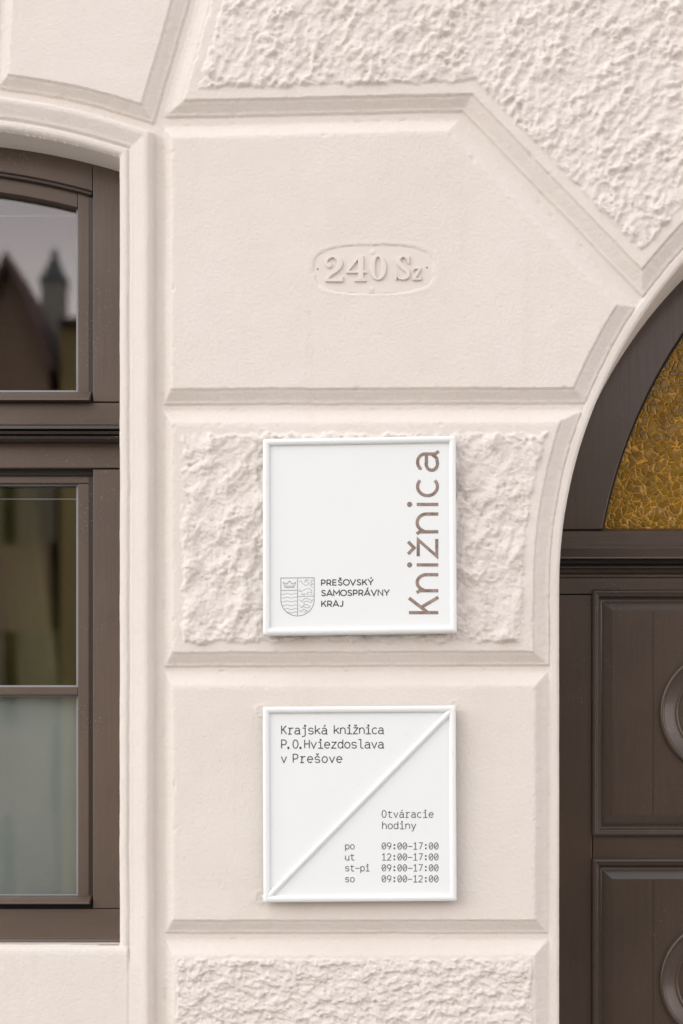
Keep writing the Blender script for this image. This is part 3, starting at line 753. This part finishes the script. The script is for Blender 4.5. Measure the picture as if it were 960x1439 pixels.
word(m, 'v', 395, 402.7, 1071.6, 8.4, 8.1, 1.38, MP2, hp2); word(m, 'Prešove', 411.3, 481, 1071.6, 8.4, 8.1, 1.38, MP2, hp2)
m.build('title_lettering', M_ink, sg2)
m = MB()
word(m, 'Otváracie', 536.5, 609.3, 1148.8, 7.1, 6.7, 1.2, MP2, hp2); word(m, 'hodiny', 537, 584.6, 1164.8, 7.1, 6.7, 1.2, MP2, hp2)
m.build('heading_lettering', M_ink2, sg2); md = MB(); mh = MB()
for d_, hrs, bl, xe in (('po', '09:00–17:00', 1193.4, 498.3), ('ut', '12:00–17:00', 1208.8, 498.3), ('st–pi', '09:00–17:00', 1224.1, 519.6), ('so', '09:00–12:00', 1239.5, 498.3)):
    word(md, d_, 485, xe, bl, 6.5, 6.0, 1.15, MP2, hp2); word(mh, hrs, 536.5, 616.3, bl, 6.5, 6.2, 1.15, MP2, hp2)

md.build('day_lettering', M_ink2, sg2); mh.build('hours_lettering', M_ink2, sg2)
# "Knižnica" reading upwards
SANS = {
 'K': [[(.10, 0), (.10, 1.36)], [(.94, 1.36), (.14, .52)], [(.40, .80), (.98, 0)]],
 'n': [[(.10, 0), (.10, .86), (.0, 1.0)], [(.10, .62)]+E(.52, .55, .40, .43, 160, 0, 12)+[(.92, 0)]],
 'i': [[(.5, 0), (.5, 1)]], 'ž': [[(.06, .93), (.92, .93), (.06, .07), (.96, .07)], [(.18, 1.40), (.5, 1.12), (.82, 1.40)]],
 'c': [E(.56, .5, .46, .46, 48, 312, 22)],
 'a': [[(.10, .84)]+E(.45, .62, .37, .34, 140, 0, 12)+[(.82, .14), (.95, -.02)], [(.82, .55), (.40, .55)]+E(.38, .30, .30, .265, 90, 270, 10)+[(.62, .07), (.82, .30)]],
}
m = MB(); xb = 616.0; XH = 30.3
def vword(ch, s0, wdt):
    for j, stt in enumerate(SANS[ch]):
        ribbon(m, [(xb-b*XH, 863.4-s0-a*wdt) for a, b in stt], 4.65, hp1-.0004, hp1+.0003+.00007*j, False, MP1)
for ch, s0, s1 in (('K', 0, 24.5), ('n', 30.5, 58), ('i', 66, 73), ('ž', 80, 107), ('n', 113, 143.5), ('i', 151, 158), ('c', 164, 192), ('a', 200, 231)):
    vword(ch, s0, s1-s0)
    if ch == 'i': ribbon(m, E(575.7, 863.4-(s0+s1)/2, 1.9, 1.9, 0, 360, 20), 3.6, hp1-.0004, hp1+.0003, True, MP1)
m.build('vertical_lettering', M_brown, sg1)
CAPS = {
 'P': [[(.1, 0), (.1, 1)], [(.1, .95), (.5, .95)]+E(.52, .665, .35, .285, 90, -90, 8)+[(.1, .38)]],
 'R': [[(.1, 0), (.1, 1)], [(.1, .95), (.5, .95)]+E(.52, .665, .33, .285, 90, -90, 8)+[(.1, .38)], [(.5, .38), (.88, 0)]],
 'E': [[(.84, .95), (.12, .95), (.12, .05), (.86, .05)], [(.12, .51), (.76, .51)]],
 'S': [[(.85, .83), (.66, .94)]+E(.48, .74, .32, .21, 90, 230, 7)+[(.5, .5)]+E(.52, .26, .35, .22, 55, -95, 8)+[(.28, .09), (.08, .2)]],
 'O': [E(.5, .5, .47, .47, 90, 450, 22)], 'V': [[(.0, 1), (.48, .02), (.96, 1)]],
 'K': [[(.1, 0), (.1, 1)], [(.88, 1), (.12, .34)], [(.4, .6), (.92, 0)]],
 'Y': [[(.0, 1), (.48, .42), (.96, 1)], [(.48, .45), (.48, 0)]],
 'A': [[(.0, 0), (.48, 1), (.96, 0)], [(.2, .28), (.78, .28)]],
 'M': [[(.05, 0), (.05, .98), (.5, .36), (.95, .98), (.95, 0)]], 'N': [[(.08, 0), (.08, .97), (.88, .03), (.88, 1)]],
 'J': [[(.72, 1), (.72, .3)]+E(.40, .32, .32, .28, 0, -120, 7)+[(.08, .14)]],
}
CAPS['Š'] = CAPS['S']+[[(.28, 1.32), (.5, 1.12), (.72, 1.32)]]; CAPS['Ý'] = CAPS['Y']+[[(.42, 1.12), (.66, 1.34)]]; CAPS['Á'] = CAPS['A']+[[(.42, 1.12), (.66, 1.34)]]
CW = {'P': .80, 'R': .86, 'E': .82, 'S': .8, 'O': 1.05, 'V': .98, 'K': .9, 'Y': .92, 'A': 1.0, 'M': 1.05, 'N': .95, 'J': .72}
m = MB()
def caps(txt, x0, x1, b0, b1, ch):
    base = {'Š': 'S', 'Ý': 'Y', 'Á': 'A'}
    ws = [CW[base.get(c, c)] for c in txt]; gap = .12; tot = sum(ws)+gap*(len(txt)-1); k = (x1-x0)/tot; x = x0
    for c, wv in zip(txt, ws):
        bl = b0+(b1-b0)*(x-x0)/(x1-x0)
        for j, stt in enumerate(CAPS[c]):
            pts = [(x+a*wv*k, bl-b*ch) for a, b in stt]
            ribbon(m, pts, 1.5, hp1-.0004, hp1+.0003+.00007*j, c == 'O', MP1)
        x += (wv+gap)*k
caps('PREŠOVSKÝ', 451.3, 525, 822.9, 822.2, 8.3); caps('SAMOSPRÁVNY', 451.4, 547.6, 837.6, 836.8, 8.3); caps('KRAJ', 451.4, 483.4, 852.6, 852.3, 8.3)
m.build('name_lettering', M_ink, sg1)
# quartered shield
m = MB(); cnt = [0]
def ln(pts, wd=.65, cl=False):
    cnt[0] += 1; ribbon(m, pts, wd, hp1-.0004, hp1+.00025+.00003*(cnt[0] % 12), cl, MP1)
ln([(394.8, 843), (394.8, 812.3), (441.6, 811.9), (441.6, 843)]+E(418.2, 843, 23.4, 22.6, 0, 180, 24)[1:-1], .95, True)
ln([(418.3, 812.2), (418.4, 865.4)], .8); ln([(395, 829.7), (418.3, 829.6)], .8); ln([(418.4, 838.3), (441.6, 838)], .6)
for k, yy in enumerate((834.6, 839.8, 845.2, 850.6, 855.8, 860.6)):
    xl = 395.2 if yy < 843 else 418.2-23.0*math.sqrt(max(0, 1-((yy-843)/22.6)**2))
    ln([(x, yy+.75*math.sin((x-395)/23.2*4*math.pi)) for x in np.linspace(xl, 418.2, 22)], .5)
ln([(398, 818), (401, 825.5), (413, 825.5), (415.8, 818), (411, 821), (407, 816.3), (402.6, 821)], .75, True); ln([(401, 823.6), (413, 823.6)], .7)
for pts in ([(420, 818), (423, 816), (425, 820), (430, 823), (435, 820), (431, 816), (427.5, 818.5), (430, 814.5), (434, 815)],
            [(436, 816), (440, 814.6), (437, 818.5), (440, 821), (436, 822), (439.5, 826)],
            [(422, 828), (420.5, 831), (424, 831), (429, 828), (434, 827), (438, 829), (438.5, 833), (434, 832), (431, 834), (434, 836.5)],
            [(425, 833.5), (424, 836), (429, 834.5), (427, 837)], [(436, 835), (440, 836.6)],
            [(421, 842.5), (424, 845.5), (428, 841), (433, 841.5), (439, 844), (437, 847), (431, 844.5), (426, 847)], [(438.5, 844), (440, 842)],
            [(421, 851), (424, 854), (428, 849), (433, 850), (436, 852.5), (433, 854.5), (426, 852.5)],
            [(420.5, 857), (423, 860), (427, 856), (432, 858.5), (427, 861)]):
    ln(pts, .55)
m.build('emblem', M_line, sg1)

# ------------------------------------------------------------------ cast number plate, painted over with the wall
pcx, pcy = 525.5, 378.5
plate = empty('number_plate', P3(pcx, pcy, H), 'painted-over oval number plate reading 240 Sz set in the plaster', 'number plate')
def sup(sc, h, n=96, e=3.0):
    out = []
    for i in range(n):
        a = 2*math.pi*i/n; c, s = math.cos(a), math.sin(a)
        x = math.copysign(abs(c)**(2/e), c)*79*sc; y = math.copysign(abs(s)**(2/e), s)*31.2*sc
        out.append(P3(pcx+x, pcy+y, H, h))
    return out
m = MB(); m.loops([sup(1.06, H-.006), sup(1.05, H-.0014)]); m.build('plate', M_plate, plate)
hN = H-.0014; MPN = lambda x, y, h: P3(x, y, H, h)
m = MB(); kk = [0]
def fat(pts, wds, closed=False, top=.0042):
    kk[0] += 1; ribbon(m, pts, wds, hN-.001, hN+top+.00012*(kk[0] % 4), closed, MPN, .28)
def spl(ctrl, n=10):                        # Catmull-Rom through (x, y, width)
    c = [np.array(q, float) for q in ctrl]; c = [2*c[0]-c[1]]+c+[2*c[-1]-c[-2]]; o = []
    for i in range(1, len(c)-2):
        for k in range(n):
            t = k/n; a, b, cc, d = c[i-1:i+3]
            o.append(.5*((2*b)+(cc-a)*t+(2*a-5*b+4*cc-d)*t*t+(3*b-a-3*cc+d)*t**3))
    o.append(c[-2]); return [(q[0], q[1]) for q in o], [max(.8, q[2]) for q in o]
fat(*spl([(461.5, 376.3, 1.2), (458.7, 371, 2.4), (460.5, 364.5, 2.8), (468, 361, 2.2), (475.5, 364.5, 6.2), (477.8, 371.5, 7), (473, 380, 4.6), (465.5, 386.5, 2.6), (458.8, 393.4, 1.8)]))
fat(E(462.6, 373, 1.9, 1.9, 0, 360, 18), 3.2, True)
fat([(457.3, 394.2), (482, 394.2)], [3.6, 4.0]); fat([(481.2, 388.5), (481.0, 393)], 1.6)
fat([(505, 361), (488.5, 381.6)], [2.2, 2.2]); fat([(486.8, 382.8), (514.6, 382.6)], 2.8)
fat([(507, 359.6), (507, 393.6)], 7.0); fat([(498.2, 394.4), (514.6, 394.2)], 2.8)
n0 = 44; e0 = [(531.3+8.0*math.cos(2*math.pi*i/n0), 376.6+16.2*math.sin(2*math.pi*i/n0)) for i in range(n0)]
fat(e0, [1.9+4.6*abs(math.cos(2*math.pi*i/n0))**1.6 for i in range(n0)], True)
fat(*spl([(574.3, 370.5, 1.2), (571.5, 364, 1.8), (566.5, 360.9, 2), (560.8, 364, 4.6), (561, 370.3, 5.6), (567, 376, 6.2), (573, 382, 5.6), (572.6, 389, 4.4), (566.5, 392.6, 2), (560, 390.6, 1.8), (557, 384.5, 1.2)]))
fat([(574.6, 359.6), (574.4, 371)], 1.7); fat([(556.8, 383), (556.8, 393.6)], 1.7)
fat([(582, 377.4), (591.4, 377.2)], 2.0); fat([(590.4, 377.6), (581.6, 392.2)], 3.4); fat([(580.2, 393), (591.8, 392.8)], 2.0)
fat([(591.6, 388.5), (591.9, 392.6)], 1.3); fat([(581.5, 377.6), (581.2, 381.5)], 1.3)
m.build('number', M_plate, plate, False, .0006)
for (sx, sy) in ((523.6, 353.6), (522.8, 405.6)):
    m = MB(); m.loops([[MPN(sx+r*math.cos(2*math.pi*i/20), sy+r*math.sin(2*math.pi*i/20), hN+h) for i in range(20)] for r, h in ((4.2, -.001), (4.1, .0001), (3.2, .0006), (.8, .0007))]); m.build('screw', M_plate, plate, True)
for (sx, sy) in ((446.6, 377.8), (600, 375.7)):
    m = MB(); m.loops([[MPN(sx+r*math.cos(2*math.pi*i/10), sy+r*math.sin(2*math.pi*i/10), hN+h) for i in range(10)] for r, h in ((1.2, -.001), (1.0, .0004))]); m.build('screw_hole', M_dark, plate)

# ------------------------------------------------------------------ houses across the street (they show in the window panes)
def refl(px, py, Y):                       # where the pane mirrors that pixel at depth Y (m, in front of the wall)
    yg = .11
    xr = (px-480)/F; zr = (HZ-py)/F
    dx = -math.sin(YAW)+math.cos(YAW)*xr; dy = math.cos(YAW)+math.sin(YAW)*xr
    t = (D+yg+yg-Y)/dy
    return CX+t*dx, EYE+t*zr
M_f1 = plain('ochre_render', (.24, .19, .085), .9, .2, 8, .2); M_f2 = plain('brown_render', (.21, .15, .11), .9, .2, 8, .2)
M_f3 = plain('grey_render', (.22, .22, .20), .9, .2, 8, .2); M_tile = plain('dark_roof_tile', (.135, .082, .070), .8, .3, 20, .4)
M_slate = plain('slate_roof', (.105, .110, .108), .7, .3, 20, .4); M_win = plain('dark_window_glass', (.115, .098, .062), .5)
def house(xa, xb, Y, eave, ridge, wallm, roofm, label, gable=True, depth=9):
    r = empty('townhouse', ((xa+xb)/2, Y, -.12), label, 'house', 'houses across the street')
    m = MB(); m.boxw(xa, xb, Y-depth, Y, -.12, eave)
    xm = (xa+xb)/2
    if gable:
        m.add([(xa, Y-.01, eave), (xb, Y-.01, eave), (xm, Y-.01, ridge)], [(0, 1, 2)])
    m.build('wall', wallm, r)
    m = MB()
    if gable:
        o = .12
        for sx, xe in ((-1, xa), (1, xb)):
            m.add([(xe+sx*o, Y+.3, eave-.3), (xm, Y+.3, ridge+.1), (xm, Y-depth, ridge+.1), (xe+sx*o, Y-depth, eave-.3),
                   (xe+sx*o, Y+.3, eave-.12), (xm, Y+.3, ridge+.32), (xm, Y-depth, ridge+.32), (xe+sx*o, Y-depth, eave-.12)],
                  [(0, 1, 2, 3), (4, 7, 6, 5), (0, 4, 5, 1), (2, 6, 7, 3), (0, 3, 7, 4), (1, 5, 6, 2)])
    else:
        ym = Y-depth/2
        m.add([(xa, Y+.4, eave), (xb, Y+.4, eave), (xb, ym, ridge), (xa, ym, ridge), (xa, Y-depth, eave), (xb, Y-depth, eave)], [(0, 1, 2, 3), (3, 2, 5, 4), (0, 3, 4), (1, 5, 2), (0, 4, 5, 1)])
    m.build('roof', roofm, r)
    nw = max(2, int((xb-xa)/2.3))
    for fl in range(int(eave//3.1)):
        for k in range(nw):
            xw = xa+(k+.5)*(xb-xa)/nw; m = MB(); m.boxw(xw-.45, xw+.45, Y-.05, Y+.03, .9+fl*3.1, 2.5+fl*3.1); m.build('window', M_win, r)
    return r
Yh = -24.0
gx, gz = refl(14, 386, Yh); ex, ez = refl(46, 455, Yh)
half_w = (ex-gx)
house(gx-half_w*1.7, gx+half_w*1.7, Yh, gz-1.7*(gz-ez), gz, M_f2, M_tile, 'brown gabled townhouse mirrored at the left of the arched pane')
lx, lz = refl(60, 470, Yh-4)
house(gx+half_w*1.7+.2, gx+half_w*1.7+9, Yh, lz-1.2, lz+.6, M_f1, M_tile, 'ochre townhouse with long low roof beside the brown gable', False)
house(gx-half_w*1.7-10, gx-half_w*1.7-.2, Yh, 7.2, 9.5, M_f1, M_tile, 'ochre townhouse at the far left of the row opposite', False)
house(gx+half_w*1.7+9.2, gx+half_w*1.7+19, Yh, 7.5, 10.2, M_f3, M_slate, 'grey townhouse with slate roof at the right end of the row opposite', False)
tx, tz = refl(80, 343, Yh-14); t1, tz1 = refl(50.5, 398, Yh-14); t2, _ = refl(92.5, 398, Yh-14); b1, bz = refl(57, 470, Yh-14); b2, _ = refl(89, 470, Yh-14)
tw = empty('church_tower', ((t1+t2)/2, Yh-14, -.12), 'grey tower with pointed slate roof mirrored in the arched pane', 'tower')
cxm = (b1+b2)/2; hw = (b2-b1)/2
m = MB(); m.boxw(cxm-hw, cxm+hw, Yh-14-2*hw, Yh-14, -.12, tz1); m.build('shaft', M_f3, tw)
m = MB(); n = 8; ym = Yh-14-hw; hr = (t2-t1)/2
def ring(r, z, k=8): return [(cxm+r*math.cos(2*math.pi*(i+.5)/k), ym+r*math.sin(2*math.pi*(i+.5)/k), z) for i in range(k)]
m.loops([ring(hr*1.02, tz1), ring(hr*1.08, tz1+.1), ring(hr*.62, tz1+(tz-tz1)*.42), ring(hr*.3, tz1+(tz-tz1)*.72), ring(.1, tz1+(tz-tz1)*.80), ring(.05, tz)])
m.build('roof', M_slate, tw)
m = MB(); m.boxw(cxm-.5, cxm+.5, Yh-14-.05, Yh-13.95, tz1-3, tz1-1.2); m.build('opening', M_win, tw)
scene.cycles.use_denoising = True
